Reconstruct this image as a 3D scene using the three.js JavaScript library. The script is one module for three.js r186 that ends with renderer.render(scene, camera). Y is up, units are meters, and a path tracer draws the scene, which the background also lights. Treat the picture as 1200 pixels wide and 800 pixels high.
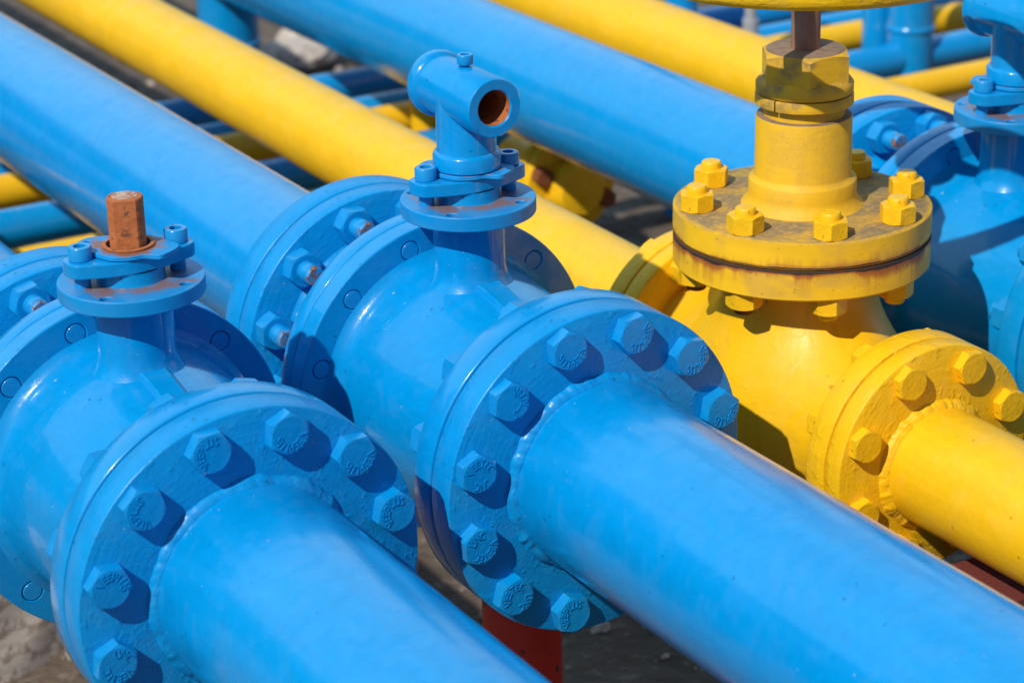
import * as THREE from 'three';
import { mergeGeometries } from 'three/addons/utils/BufferGeometryUtils.js';
import { FontLoader } from 'three/addons/loaders/FontLoader.js';
import { TextGeometry } from 'three/addons/geometries/TextGeometry.js';

/* ------------------------------------------------------------------ camera, sky, sun, exposure */
const renderer = new THREE.WebGLRenderer({ antialias: true });
renderer.toneMapping = THREE.LinearToneMapping;
renderer.toneMappingExposure = 0.98;
renderer.shadowMap.enabled = true;
const scene = new THREE.Scene();

const camera = new THREE.PerspectiveCamera(15.78, 1.5, 0.05, 400);
camera.position.set(-1.1901, 1.0223, 1.8802);
{
  const pitch = 21.4916 * Math.PI / 180, yaw = 30.0386 * Math.PI / 180, roll = -1.3563 * Math.PI / 180;
  const fw = new THREE.Vector3(Math.sin(yaw) * Math.cos(pitch), -Math.sin(pitch), -Math.cos(yaw) * Math.cos(pitch));
  const r = new THREE.Vector3().crossVectors(fw, new THREE.Vector3(0, 1, 0)).normalize();
  const u = new THREE.Vector3().crossVectors(r, fw);
  const r2 = r.clone().multiplyScalar(Math.cos(roll)).addScaledVector(u, Math.sin(roll));
  const u2 = u.clone().multiplyScalar(Math.cos(roll)).addScaledVector(r, -Math.sin(roll));
  camera.quaternion.setFromRotationMatrix(new THREE.Matrix4().makeBasis(r2, u2, fw.clone().negate()));
}
camera.focus = 2.46;
camera.userData.fStop = 6.5;
scene.add(camera);

const SUN = new THREE.Vector3(-0.655, 0.69, 0.32).normalize();
const sun = new THREE.DirectionalLight(new THREE.Color().setRGB(1, 0.955, 0.88), 4.3);
sun.position.copy(SUN).multiplyScalar(12);
sun.castShadow = true;
sun.shadow.mapSize.set(4096, 4096);
Object.assign(sun.shadow.camera, { left: -4, right: 4, top: 4, bottom: -4, near: 1, far: 30 });
sun.shadow.radius = 1.2;
scene.add(sun, sun.target);

/* seeded noise */
function rng(seed) { let s = seed >>> 0; return () => { s = (s + 0x6d2b79f5) | 0; let t = Math.imul(s ^ (s >>> 15), 1 | s); t = (t + Math.imul(t ^ (t >>> 7), 61 | t)) ^ t; return ((t ^ (t >>> 14)) >>> 0) / 4294967296; }; }
const R = rng(77);
const HT = new Float32Array(65536); { const h = rng(5); for (let i = 0; i < 65536; i++) HT[i] = h(); }
const hash2 = (x, y, s) => HT[(Math.imul(x, 73) + Math.imul(y, 12289) + Math.imul(s, 40503)) & 65535];
function vnoise(x, y, px, py, s) {          // tileable value noise, periods px, py
  const xi = Math.floor(x), yi = Math.floor(y), fx = x - xi, fy = y - yi;
  const x0 = ((xi % px) + px) % px, y0 = ((yi % py) + py) % py, x1 = (x0 + 1) % px, y1 = (y0 + 1) % py;
  const u = fx * fx * (3 - 2 * fx), v = fy * fy * (3 - 2 * fy);
  const a = hash2(x0, y0, s), b = hash2(x1, y0, s), c = hash2(x0, y1, s), d = hash2(x1, y1, s);
  return (a + (b - a) * u) * (1 - v) + (c + (d - c) * u) * v;
}
function fbm(u, v, fx, fy, oct, s) { let a = 0.5, t = 0, n = 0; for (let i = 0; i < oct; i++) { t += a * vnoise(u * fx, v * fy, fx, fy, s + i); n += a; a *= 0.5; fx *= 2; fy *= 2; } return t / n; }
function warp(u, v, fx, fy, oct, s) { const a = fbm(u, v, 7, 7, 3, s + 50) - 0.5, b = fbm(u, v, 7, 7, 3, s + 60) - 0.5; return fbm((u + 0.11 * a + 1) % 1, (v + 0.11 * b + 1) % 1, fx, fy, oct, s); }
const smooth = (a, b, x) => { const t = Math.min(1, Math.max(0, (x - a) / (b - a))); return t * t * (3 - 2 * t); };
const lerp = (a, b, t) => a + (b - a) * t;

/* the sky: pale haze, broken white cloud */
{
  const W = 512, H = 256, data = new Float32Array(W * H * 4);
  for (let j = 0; j < H; j++) for (let i = 0; i < W; i++) {
    const u = (i + 0.5) / W, v = (j + 0.5) / H, el = (v - 0.5) * Math.PI, az = (u - 0.5) * 2 * Math.PI;
    const d = [Math.cos(el) * Math.cos(az), Math.sin(el), Math.cos(el) * Math.sin(az)];
    const up = Math.max(0, d[1]), hz = Math.pow(1 - up, 3);
    let c = [lerp(0.12, 0.27, hz), lerp(0.16, 0.31, hz), lerp(0.31, 0.46, hz)];
    const n = fbm(u, v, 6, 5, 5, 31), bank = smooth(-0.45, 0.35, -d[2]) * smooth(0.93, 0.68, up + (n - 0.5) * 0.08);
    c = c.map((x, k) => lerp(x, [0.58, 0.93, 1.22][k] * (0.97 + 0.10 * n) * lerp(0.62, 1, smooth(0.05, 0.36, up)), bank));
    const s = Math.max(0, d[0] * SUN.x + d[1] * SUN.y + d[2] * SUN.z), g = 0.3 * Math.pow(s, 20);
    c = c.map((x) => x + g);
    const below = d[1] < 0 ? 0.35 : 1;
    data.set([c[0] * below, c[1] * below, c[2] * below, 1], (j * W + i) * 4);
  }
  const sky = new THREE.DataTexture(data, W, H, THREE.RGBAFormat, THREE.FloatType);
  sky.mapping = THREE.EquirectangularReflectionMapping; sky.magFilter = THREE.LinearFilter; sky.minFilter = THREE.LinearFilter; sky.needsUpdate = true;
  scene.background = sky; scene.environment = sky;
}

/* ------------------------------------------------------------------ textures and materials */
const lin2s = (x) => 255 * (x <= 0.0031308 ? 12.92 * x : 1.055 * Math.pow(x, 1 / 2.4) - 0.055);
function tex(N, fn, srgb = false, M = N) {   // fn(u, v) -> [r, g, b] linear, or one value
  const d = new Uint8Array(N * M * 4);
  for (let j = 0; j < M; j++) for (let i = 0; i < N; i++) {
    let c = fn((i + 0.5) / N, (j + 0.5) / M); if (typeof c === 'number') c = [c, c, c];
    for (let k = 0; k < 3; k++) { const x = Math.min(1, Math.max(0, c[k])); d[(j * N + i) * 4 + k] = Math.round(srgb ? lin2s(x) : x * 255); }
    d[(j * N + i) * 4 + 3] = 255;
  }
  const t = new THREE.DataTexture(d, N, M, THREE.RGBAFormat);
  t.wrapS = t.wrapT = THREE.RepeatWrapping; t.magFilter = THREE.LinearFilter; t.minFilter = THREE.LinearMipmapLinearFilter; t.generateMipmaps = true;
  if (srgb) t.colorSpace = THREE.SRGBColorSpace; t.needsUpdate = true; return t;
}
const rep = (t, s, sy = s) => { t.repeat.set(1 / s, 1 / sy); return t; };   // uv are metres
const clamp01 = (t) => { t.wrapS = t.wrapT = THREE.ClampToEdgeWrapping; return t; };

function specks(N, seed, rmin, rmax) {       // scattered spots as a list; lookup through a coarse grid
  const q = rng(seed), L = []; for (let i = 0; i < N; i++) L.push([q(), q(), rmin + (rmax - rmin) * q() * q(), q(), 0.5 + q()]);
  const G = 32, cells = Array.from({ length: G * G }, () => []);
  for (const s of L) for (let dx = -1; dx <= 1; dx++) for (let dy = -1; dy <= 1; dy++) cells[((Math.floor(s[0] * G) + dx + G) % G) + G * ((Math.floor(s[1] * G) + dy + G) % G)].push(s);
  return (u, v) => { let m = 0; for (const s of cells[Math.floor(u * G) % G + G * (Math.floor(v * G) % G)]) { let dx = Math.abs(u - s[0]), dy = Math.abs(v - s[1]); if (dx > 0.5) dx = 1 - dx; if (dy > 0.5) dy = 1 - dy; const d = Math.hypot(dx * s[4], dy / s[4]); if (d < s[2]) m = Math.max(m, 1 - Math.pow(d / s[2], 4)); } return m; };
}
const BLUE = [0.0001, 0.25, 0.595], YEL = [0.82, 0.46, 0.005];
const D2R = Math.PI / 180;
const T = 0.6;                                // metres covered by the paint textures
function paintMaps(base, seed, o = {}) {
  const sp = specks(o.specks ?? 110, seed, 0.0010, 0.0052), ch = specks(o.chips ?? 60, seed + 1, 0.0008, 0.0034);
  const map = rep(tex(1024, (u, v) => {
    const big = warp((u + v) % 1, (v - u + 1) % 1, 9, 9, 4, seed) - 0.5, streak = fbm(u, v, 60, 3, 3, seed + 9) - 0.5, fine = fbm(u, v, 90, 90, 2, seed + 17) - 0.5;
    const chalk = smooth(0.52, 0.75, warp((u + v) % 1, (v - u + 1) % 1, 26, 26, 5, seed + 23)) * (o.chalk ?? 0.012);
    const k = 1 + big * 0.09 + streak * 0.10 + fine * 0.10, s = sp(u, v) * 0.7, c = ch(u, v);
    let col = base.map((b, i) => lerp(lerp(b * k, 0.62, chalk), b * 0.45, s));
    col = col.map((b, i) => lerp(b, [0.45, 0.5, 0.55][i], c * (o.chipMix ?? 0.55)));
    return col;
  }, true), T);
  const roughness = rep(tex(512, (u, v) => { const a = warp((u + v) % 1, (v - u + 1) % 1, 17, 17, 4, seed + 40), b = fbm(u, v, 70, 4, 3, seed + 45); return lerp(o.r0 ?? 0.22, o.r1 ?? 0.34, smooth(0.25, 0.75, a * 0.75 + b * 0.25)); }), T);
  const bump = rep(tex(1024, (u, v) => 0.30 * fbm(u, v, 14, 14, 3, seed + 60) + 0.34 * fbm(u, v, 90, 5, 3, seed + 63) + 0.25 * fbm(u, v, 110, 110, 2, seed + 66) + 0.25 * sp(u, v)), T);
  const coat = rep(tex(512, (u, v) => { const a = warp((u + v) % 1, (v - u + 1) % 1, 23, 23, 4, seed + 70), b = warp((u + 2 * v) % 1, (v - u + 1) % 1, 40, 40, 3, seed + 75), c = fbm(u, v, 40, 12, 3, seed + 79); return lerp(1, 0.6, smooth(0.46, 0.66, 0.4 * a + 0.4 * b + 0.2 * c)) * (1 - 0.8 * sp(u, v)); }), T);
  return { map, roughnessMap: roughness, bumpMap: bump, clearcoatMap: coat };
}
const blueMaps = paintMaps(BLUE, 101), yelMaps = paintMaps(YEL, 211, { r0: 0.36, r1: 0.56, chalk: 0.02, chipMix: 0.25 });
const roughBump = rep(tex(1024, (u, v) => { const a = fbm(u, v, 24, 24, 3, 300), st = fbm(u + 0.02 * a, v, 12, 110, 3, 305), f = fbm(u, v, 150, 150, 2, 307), b = smooth(0.60, 0.82, fbm(u, v, 36, 44, 3, 311)); return 0.22 * a + 0.34 * st + 0.16 * f + 0.3 * b; }), 0.4);
const pebble = rep(tex(512, (u, v) => 0.5 * warp(u, v, 30, 30, 3, 330) + 0.3 * fbm(u, v, 120, 120, 2, 333) + 0.2 * smooth(0.6, 0.8, warp(u, v, 44, 44, 3, 337))), 0.3);
const mat = (o) => new THREE.MeshPhysicalMaterial({ roughness: 1, metalness: 0, ...o });
const M = {
  blue: mat({ ...blueMaps, bumpScale: 0.0002, ior: 1.45, specularIntensity: 0.5, clearcoat: 0.75, clearcoatRoughness: 0.16 }),
  blueFace: mat({ map: blueMaps.map, specularIntensity: 0.45, roughness: 0.42, bumpMap: roughBump, bumpScale: 0.0013, clearcoatMap: blueMaps.clearcoatMap, clearcoat: 0.25, clearcoatRoughness: 0.25 }),
  blueCast: mat({ ...blueMaps, bumpMap: roughBump, bumpScale: 0.0004, ior: 1.45, specularIntensity: 0.5, clearcoat: 0.6, clearcoatRoughness: 0.08 }),
  blueBolt: mat({ map: blueMaps.map, specularIntensity: 0.5, roughness: 0.34, bumpMap: pebble, bumpScale: 0.0007, clearcoat: 0.3, clearcoatRoughness: 0.2 }),
  yelBolt: mat({ map: yelMaps.map, specularIntensity: 0.6, roughness: 0.5, bumpMap: pebble, bumpScale: 0.0011 }),
  yel: mat({ ...yelMaps, specularIntensity: 0.6, bumpMap: roughBump, bumpScale: 0.0006 }),
  yelPipe: mat({ ...yelMaps, specularIntensity: 0.8, bumpScale: 0.0005 }),
  yelRough: mat({ specularIntensity: 0.6, map: yelMaps.map, roughnessMap: yelMaps.roughnessMap, bumpMap: roughBump, bumpScale: 0.0016 }),
};
const rustTone = (u, v, s) => { const a = fbm(u, v, 8, 8, 5, s), b = fbm(u, v, 24, 24, 4, s + 8); const dark = 0.8 * smooth(0.60, 0.72, 0.6 * a + 0.4 * b); return [lerp(lerp(0.34, 0.50, a), 0.10, dark), lerp(lerp(0.09, 0.155, a), 0.04, dark), lerp(lerp(0.02, 0.042, a), 0.022, dark)]; };
M.rust = mat({ map: rep(tex(512, (u, v) => rustTone(u, v, 400), true), 0.09), roughness: 0.75, bumpMap: rep(tex(256, (u, v) => fbm(u, v, 16, 16, 4, 420)), 0.09), bumpScale: 0.0008 });
M.rustDark = mat({ map: rep(tex(256, (u, v) => rustTone(u, v, 450).map((x) => x * 0.5), true), 0.06), roughness: 0.85, bumpMap: roughBump, bumpScale: 0.001 });
M.stem = mat({ map: rep(tex(256, (u, v) => { const a = fbm(u, v, 10, 4, 5, 470); return [lerp(0.20, 0.36, a), lerp(0.10, 0.19, a), lerp(0.06, 0.12, a)]; }, true), 0.08), roughness: 0.5, metalness: 0.1, bumpMap: roughBump, bumpScale: 0.0004 });
M.steelTip = mat({ map: rep(tex(256, (u, v) => { const a = smooth(0.4, 0.6, fbm(u, v, 12, 12, 4, 480)); return [lerp(0.35, 0.22, a), lerp(0.30, 0.10, a), lerp(0.24, 0.04, a)]; }, true), 0.05), roughness: 0.6, metalness: 0.2 });
M.studEnd = mat({ map: rep(tex(256, (u, v) => { const a = smooth(0.36, 0.50, warp(u, v, 8, 8, 4, 490)), b = smooth(0.62, 0.7, fbm(u, v, 14, 14, 3, 495)); return [0.17, 0.075, 0.035].map((x, i) => lerp(lerp(x, BLUE[i], a), [0.20, 0.18, 0.16][i], b)); }, true), 0.05), roughness: 0.6 });
M.stemEnd = mat({ map: tex(256, (u, v) => { const a = smooth(0.35, 0.65, warp(u, v, 6, 6, 5, 496)); return [lerp(0.50, 0.36, a), lerp(0.36, 0.15, a), lerp(0.27, 0.07, a)]; }, true), roughness: 0.7 });
M.dark = mat({ color: new THREE.Color().setRGB(0.02, 0.018, 0.016), roughness: 0.9 });
const redMap = rep(tex(512, (u, v) => { const a = fbm(u, v, 8, 8, 5, 500), s = specks; const d = smooth(0.74, 0.78, fbm(u, v, 34, 34, 3, 520)); return [lerp(lerp(0.46, 0.58, a), 0.06, d), lerp(lerp(0.018, 0.028, a), 0.03, d), lerp(lerp(0.009, 0.015, a), 0.02, d)]; }, true), 0.4);
M.red = mat({ map: redMap, roughness: 0.55, bumpMap: roughBump, bumpScale: 0.0006 });
M.oxide = mat({ map: rep(tex(256, (u, v) => { const a = fbm(u, v, 8, 8, 5, 540); return [lerp(0.11, 0.18, a), lerp(0.022, 0.04, a), lerp(0.018, 0.03, a)]; }, true), 0.3), roughness: 0.6, bumpMap: roughBump, bumpScale: 0.0006 });
M.soil = mat({ map: rep(tex(1024, (u, v) => { const a = fbm(u, v, 6, 6, 6, 560), b = fbm(u, v, 60, 60, 3, 570), g = smooth(0.62, 0.8, b); return [lerp(lerp(0.07, 0.14, a), 0.26, g * 0.5), lerp(lerp(0.05, 0.10, a), 0.21, g * 0.5), lerp(lerp(0.036, 0.072, a), 0.165, g * 0.5)]; }, true), 1.1), roughness: 0.95, bumpMap: rep(tex(512, (u, v) => fbm(u, v, 24, 24, 5, 580)), 1.1), bumpScale: 0.02 });
M.concrete = mat({ map: rep(tex(512, (u, v) => { const a = fbm(u, v, 6, 6, 6, 600), st = smooth(0.45, 0.7, fbm(u, v, 22, 3, 4, 610)); return [lerp(lerp(0.48, 0.70, a), 0.24, st * 0.7), lerp(lerp(0.42, 0.63, a), 0.18, st * 0.7), lerp(lerp(0.35, 0.54, a), 0.14, st * 0.7)]; }, true), 0.25), roughness: 0.9, bumpMap: roughBump, bumpScale: 0.0015 });
M.stone = mat({ color: new THREE.Color().setRGB(0.32, 0.28, 0.24), roughness: 0.9 });
M.wall = mat({ map: rep(tex(256, (u, v) => { const n = fbm(u, v, 10, 30, 4, 840); return [lerp(0.06, 0.12, n), lerp(0.055, 0.10, n), lerp(0.05, 0.09, n)]; }, true), 2), roughness: 0.9 });
M.grey = mat({ color: new THREE.Color().setRGB(0.45, 0.46, 0.48), roughness: 0.45, metalness: 0.4 });

/* top of the mounting discs: blue paint with a ring of brown dust and rust about the gland (uv cover 0.16 m) */
function discMap(seed) {
  return clamp01(tex(512, (u, v) => {
    const x = (u - 0.5) * 0.16, y = (v - 0.5) * 0.16, r = Math.hypot(x, y), n = fbm(u, v, 9, 9, 5, seed), n2 = fbm(u, v, 40, 40, 3, seed + 5);
    const k = 1 + (fbm(u, v, 5, 5, 4, seed + 9) - 0.5) * 0.3;
    const d = smooth(0.068, 0.036, r + (n - 0.5) * 0.06) * smooth(0.2, 0.75, n2 + 0.22), dust = smooth(0.45, 0.8, n) * 0.18;
    return BLUE.map((b, i) => lerp(lerp(b * k, [0.30, 0.26, 0.24][i], dust), [0.23, 0.115, 0.07][i], d * 0.9));
  }, true));
}
M.discTop = mat({ map: discMap(620), roughness: 0.42, bumpMap: blueMaps.bumpMap, bumpScale: 0.0003 });
/* stop plate: rust creeping out from the stem hole */
M.stopPlate = mat({ map: clamp01(tex(512, (u, v) => {
  const x = (u - 0.5) * 0.16, y = (v - 0.5) * 0.16, r = Math.hypot(x, y), n = fbm(u, v, 12, 12, 5, 640), n2 = fbm(u, v, 50, 50, 3, 645);
  const d = smooth(0.040, 0.026, r + (n - 0.5) * 0.03) * smooth(0.15, 0.6, n2 + 0.2);
  return BLUE.map((b, i) => lerp(b * (0.9 + 0.25 * n), [0.26, 0.10, 0.045][i], d));
}, true)), roughness: 0.5, bumpMap: roughBump, bumpScale: 0.0005 });
/* bonnet flange top: brown grime over yellow (uv cover 0.30 m) */
M.bonnetTop = mat({ map: clamp01(tex(1024, (u, v) => {
  const x = (u - 0.5) * 0.30, y = (v - 0.5) * 0.30, r = Math.hypot(x, y), n = fbm(u, v, 10, 10, 6, 660), n2 = fbm(u, v, 70, 70, 3, 668);
  const d = 0.55 + 0.45 * smooth(0.25, 0.6, n) - 0.6 * smooth(0.1345, 0.1405, r + (n - 0.5) * 0.008) - 0.28 * smooth(0.5, 0.8, n2);
  const g = [0.26, 0.178, 0.078], c = Math.min(1, Math.max(0, d));
  return YEL.map((b, i) => lerp(b * 0.8, g[i] * (0.75 + 0.5 * n2), c));
}, true)), roughness: 0.9, bumpMap: roughBump, bumpScale: 0.0008 });
/* bonnet flange rims: yellow with rust bleeding from the joint. v = 0 at the joint edge, 1 at the far edge; u once round */
function rimMap(seed, reach, dens) {
  return tex(2048, (u, v) => {
    const n = fbm(u, v * 0.25, 60, 6, 5, seed), e = fbm(u, 0.3, 26, 1, 4, seed + 7), st = fbm(u, v * 0.1, 220, 2, 3, seed + 11), k = 0.92 + 0.25 * fbm(u, v * 0.25, 30, 8, 4, seed + 15);
    const edge = reach * (0.30 + 1.3 * smooth(0.38, 0.72, e)) * (0.5 + n);
    const dk = smooth(edge * 0.36, edge * 0.2, v), mid = smooth(edge * 1.25, edge * 0.45, v), lt = smooth(edge * 3.2, edge * 0.5, v) * (0.15 + 0.85 * smooth(0.42, 0.66, st)) * dens;
    const sp = smooth(0.75, 0.82, fbm(u, v * 0.25, 150, 24, 3, seed + 21)) * 0.5;
    const soil = 0.42 * smooth(0.45, 0.75, fbm(u, v * 0.25, 22, 5, 5, seed + 27));
    let c = YEL.map((b, i) => lerp(b * k, [0.42, 0.25, 0.07][i], soil));
    c = c.map((b, i) => lerp(b, [0.52, 0.21, 0.015][i], lt * 0.8));
    c = c.map((b, i) => lerp(b, [0.36, 0.095, 0.012][i], mid * dens * 0.95));
    c = c.map((b, i) => lerp(b, [0.045, 0.018, 0.009][i], Math.max(dk, sp * 0.6)));
    return c;
  }, true, 128);
}
const rimLow = rimMap(700, 0.27, 1.0), rimHigh = rimMap(740, 0.12, 0.6);
M.rimLow = mat({ map: rimLow, roughness: 0.6 }); M.rimHigh = mat({ map: rimHigh, roughness: 0.6 });
/* gland nut and barrel: yellow with brown grime that has a grain */
const grimy = (seed, amount) => rep(tex(512, (u, v) => { const n = fbm(u, v, 7, 7, 6, seed), n2 = fbm(u, v, 60, 60, 3, seed + 6), d = Math.min(1, amount * smooth(0.3, 0.75, n) * (0.55 + 0.9 * n2)); return YEL.map((b, i) => lerp(b * (0.86 + 0.2 * n), [0.25, 0.16, 0.055][i], d)); }, true), 0.16);
M.glandNut = mat({ map: grimy(780, 0.72), roughness: 0.65, bumpMap: roughBump, bumpScale: 0.0005 });
M.barrel = mat({ map: grimy(800, 0.28), roughness: 0.62, bumpMap: roughBump, bumpScale: 0.0006 });
M.grime = mat({ map: rep(tex(256, (u, v) => { const n = fbm(u, v, 10, 10, 5, 820); return [lerp(0.15, 0.30, n), lerp(0.09, 0.20, n), lerp(0.06, 0.12, n)]; }, true), 0.1), roughness: 0.9, bumpMap: roughBump, bumpScale: 0.0006 });

/* ------------------------------------------------------------------ geometry helpers */
function revolve(P, seg = 96, axis = 'y', a0 = 0, a1 = Math.PI * 2, uvTurns = 0) {   // P: [r, h] pairs; normals split at sharp corners; uv in metres
  const pos = [], nor = [], uv = [], idx = [];
  const segN = []; for (let i = 0; i + 1 < P.length; i++) { const dr = P[i + 1][0] - P[i][0], dh = P[i + 1][1] - P[i][1], l = Math.hypot(dr, dh) || 1; segN.push([dh / l, -dr / l]); }
  const rm = Math.max(...P.map((p) => p[0])); let s = 0;
  for (let i = 0; i + 1 < P.length; i++) {
    const n = segN[i], pick = (k, o) => { if (k < 0 || k >= segN.length) return n; const q = segN[k]; if (q[0] * n[0] + q[1] * n[1] < 0.72) return n; const a = n[0] + q[0], b = n[1] + q[1], l = Math.hypot(a, b); return [a / l, b / l]; };
    const nA = pick(i - 1), nB = pick(i + 1), len = Math.hypot(P[i + 1][0] - P[i][0], P[i + 1][1] - P[i][1]), base = pos.length / 3;
    for (let j = 0; j <= seg; j++) {
      const a = a0 + (a1 - a0) * j / seg, c = Math.cos(a), d = Math.sin(a);
      for (const [p, nn, vv] of [[P[i], nA, s], [P[i + 1], nB, s + len]]) { pos.push(p[0] * c, p[1], -p[0] * d); nor.push(nn[0] * c, nn[1], -nn[0] * d); uv.push(uvTurns ? uvTurns * j / seg : a * rm, uvTurns ? (vv - s) / len : vv); }
      if (j < seg) { const q = base + j * 2; idx.push(q, q + 2, q + 1, q + 1, q + 2, q + 3); }
    }
    s += len;
  }
  const g = new THREE.BufferGeometry();
  g.setAttribute('position', new THREE.Float32BufferAttribute(pos, 3)); g.setAttribute('normal', new THREE.Float32BufferAttribute(nor, 3)); g.setAttribute('uv', new THREE.Float32BufferAttribute(uv, 2)); g.setIndex(idx);
  if (axis === 'z') g.rotateX(Math.PI / 2); if (axis === 'x') g.rotateZ(-Math.PI / 2);
  return g;
}
const bev = (r, h0, h1, b = 0.0015, rin = 0) => [[rin, h0], [r - b, h0], [r - b * 0.3, h0 + b * 0.3], [r, h0 + b], [r, h1 - b], [r - b * 0.3, h1 - b * 0.3], [r - b, h1], [rin, h1]];
const arc = (cr, ch, rad, a0, a1, n) => Array.from({ length: n + 1 }, (_, i) => { const a = a0 + (a1 - a0) * i / n; return [cr + rad * Math.cos(a), ch + rad * Math.sin(a)]; });
function hexGeo(af, h, turn = 0, both = false, hole = 0) {     // hexagon prism along +z with turned chamfer, base at z = 0
  const ap = af / 2, rc = ap * 0.97, S = 48, pos = [], idx = [], uv = [], add = (x, y, z) => { pos.push(x, y, z); uv.push(0, 0); return pos.length / 3 - 1; };
  const rh = (a) => { const m = ((a % (Math.PI / 3)) + Math.PI / 3) % (Math.PI / 3) - Math.PI / 6; return ap / Math.cos(m) * 0.995; };
  const side = (k, zf) => { const A = []; for (let j = 0; j < S; j++) { const a = j / S * 2 * Math.PI; A.push(zf(a)); } return A; };
  const sideQ = [], P = (a, r, z) => [r * Math.cos(a + turn), r * Math.sin(a + turn), z], k = 0.55;
  for (let j = 0; j < S; j++) {
    const a = j / S * 2 * Math.PI, b = (j + 1) / S * 2 * Math.PI, za = h - (rh(a) - rc) * k, zb = h - (rh(b) - rc) * k, la = both ? (rh(a) - rc) * k : 0, lb = both ? (rh(b) - rc) * k : 0;
    const q = (p1, p2, p3, p4) => { const i = [p1, p2, p3, p4].map((p) => add(...p)); idx.push(i[0], i[1], i[2], i[0], i[2], i[3]); };
    q(P(a, rh(a), la), P(b, rh(b), lb), P(b, rh(b), zb), P(a, rh(a), za)); sideQ.push(pos.length / 3 - 4, a, b);
    q(P(a, rh(a), za), P(b, rh(b), zb), P(b, rc, h), P(a, rc, h));
    q(P(a, rc, h), P(b, rc, h), P(b, hole, h), P(a, hole, h));
    if (both) q(P(a, rc, 0), P(b, rc, 0), P(b, rh(b), lb), P(a, rh(a), la));
  }
  for (let i = 0; i < pos.length / 3; i++) { uv[i * 2] = pos[i * 3]; uv[i * 2 + 1] = pos[i * 3 + 1]; }
  for (let i = 0; i < sideQ.length; i += 3) [sideQ[i + 1], sideQ[i + 2], sideQ[i + 2], sideQ[i + 1]].forEach((a, k) => { const v = sideQ[i] + k; uv[v * 2] = a * ap; uv[v * 2 + 1] = pos[v * 3 + 2]; });
  const g = new THREE.BufferGeometry(); g.setAttribute('position', new THREE.Float32BufferAttribute(pos, 3)); g.setAttribute('uv', new THREE.Float32BufferAttribute(uv, 2)); g.setIndex(idx);
  const f = g.toNonIndexed(); f.computeVertexNormals(); return f;
}
function extr(pts, depth, bevel, holes = [], curve = 24) {       // outline in x, z laid flat; base at y = 0, top at y = depth
  const s = pts instanceof THREE.Shape ? pts : new THREE.Shape(pts.map(([x, z]) => new THREE.Vector2(x, -z)));
  for (const [x, z, r] of holes) { const p = new THREE.Path(); p.absarc(x, -z, r, 0, Math.PI * 2, true); s.holes.push(p); }
  const g = new THREE.ExtrudeGeometry(s, { depth: depth - 2 * bevel, bevelEnabled: bevel > 0, bevelThickness: bevel, bevelSize: bevel, bevelOffset: -bevel, bevelSegments: 2, curveSegments: curve });
  g.translate(0, 0, bevel); g.rotateX(-Math.PI / 2); return g;
}
function roundPoly(P, rad) { const s = new THREE.Shape(), n = P.length; for (let i = 0; i < n; i++) { const p = P[i], a = P[(i + n - 1) % n], b = P[(i + 1) % n], cut = (q) => { const dx = q[0] - p[0], dz = q[1] - p[1], l = Math.hypot(dx, dz), t = Math.min(rad, l * 0.45); return [p[0] + dx / l * t, -(p[1] + dz / l * t)]; }; const A = cut(a), B = cut(b); i ? s.lineTo(...A) : s.moveTo(...A); s.quadraticCurveTo(p[0], -p[1], ...B); } s.closePath(); return s; }
function planarUV(g, size) { const p = g.attributes.position, u = g.attributes.uv; for (let i = 0; i < p.count; i++) { const x = p.getX(i), z = p.getZ(i); if (Math.abs(g.attributes.normal.getY(i)) < 0.5) u.setXY(i, 0.06 + 0.88 * (Math.atan2(z, x) / (2 * Math.PI) + 0.5), 0.01 + 0.06 * ((p.getY(i) / 0.02) % 1)); else u.setXY(i, x / size + 0.5, z / size + 0.5); } return g; }
function weldRing(rIn, z0, w, seed, amp = 1) {                    // uneven fillet bead round a pipe against a flange face at z0
  const N = 260, K = 7, pos = [], idx = [], uv = [], q = rng(seed), ph = q() * 6;
  for (let i = 0; i <= N; i++) for (let k = 0; k <= K; k++) {
    const a = i / N * Math.PI * 2, t = k / K, u = i / N % 1, big = fbm(u, 0.5, 24, 3, 3, seed), rip = fbm((u + t * 0.006) % 1, t * 0.15, 110, 4, 3, seed + 5);
    const ww = w * (0.85 + amp * 0.6 * (big - 0.5) + amp * 0.14 * (rip - 0.5)), th = t * Math.PI / 2, bulge = 1 - 0.10 * Math.sin(2 * th) + amp * (0.06 + 0.3 * smooth(0.4, 0.7, fbm(u, 0.2, 9, 2, 2, seed + 31))) * (rip - 0.5);
    const rr = rIn - 0.001 + ww * Math.cos(th) * bulge, zz = z0 - 0.0006 + ww * 0.9 * Math.sin(th) * bulge;
    pos.push(rr * Math.cos(a), rr * Math.sin(a), zz); uv.push(a * rIn, t * w * 1.5);
    if (i < N && k < K) { const b = i * (K + 1) + k; idx.push(b, b + K + 1, b + 1, b + 1, b + K + 1, b + K + 2); }
  }
  const g = new THREE.BufferGeometry(); g.setAttribute('position', new THREE.Float32BufferAttribute(pos, 3)); g.setAttribute('uv', new THREE.Float32BufferAttribute(uv, 2)); g.setIndex(idx); g.computeVertexNormals(); return g;
}
const merge = (L) => mergeGeometries(L.map((g) => { const n = g.index ? g.toNonIndexed() : g; for (const k of Object.keys(n.attributes)) if (!['position', 'normal', 'uv'].includes(k)) n.deleteAttribute(k); return n; }));
function place(g, x, y, z) { const c = g.clone(); c.translate(x, y, z); return c; }

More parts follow.
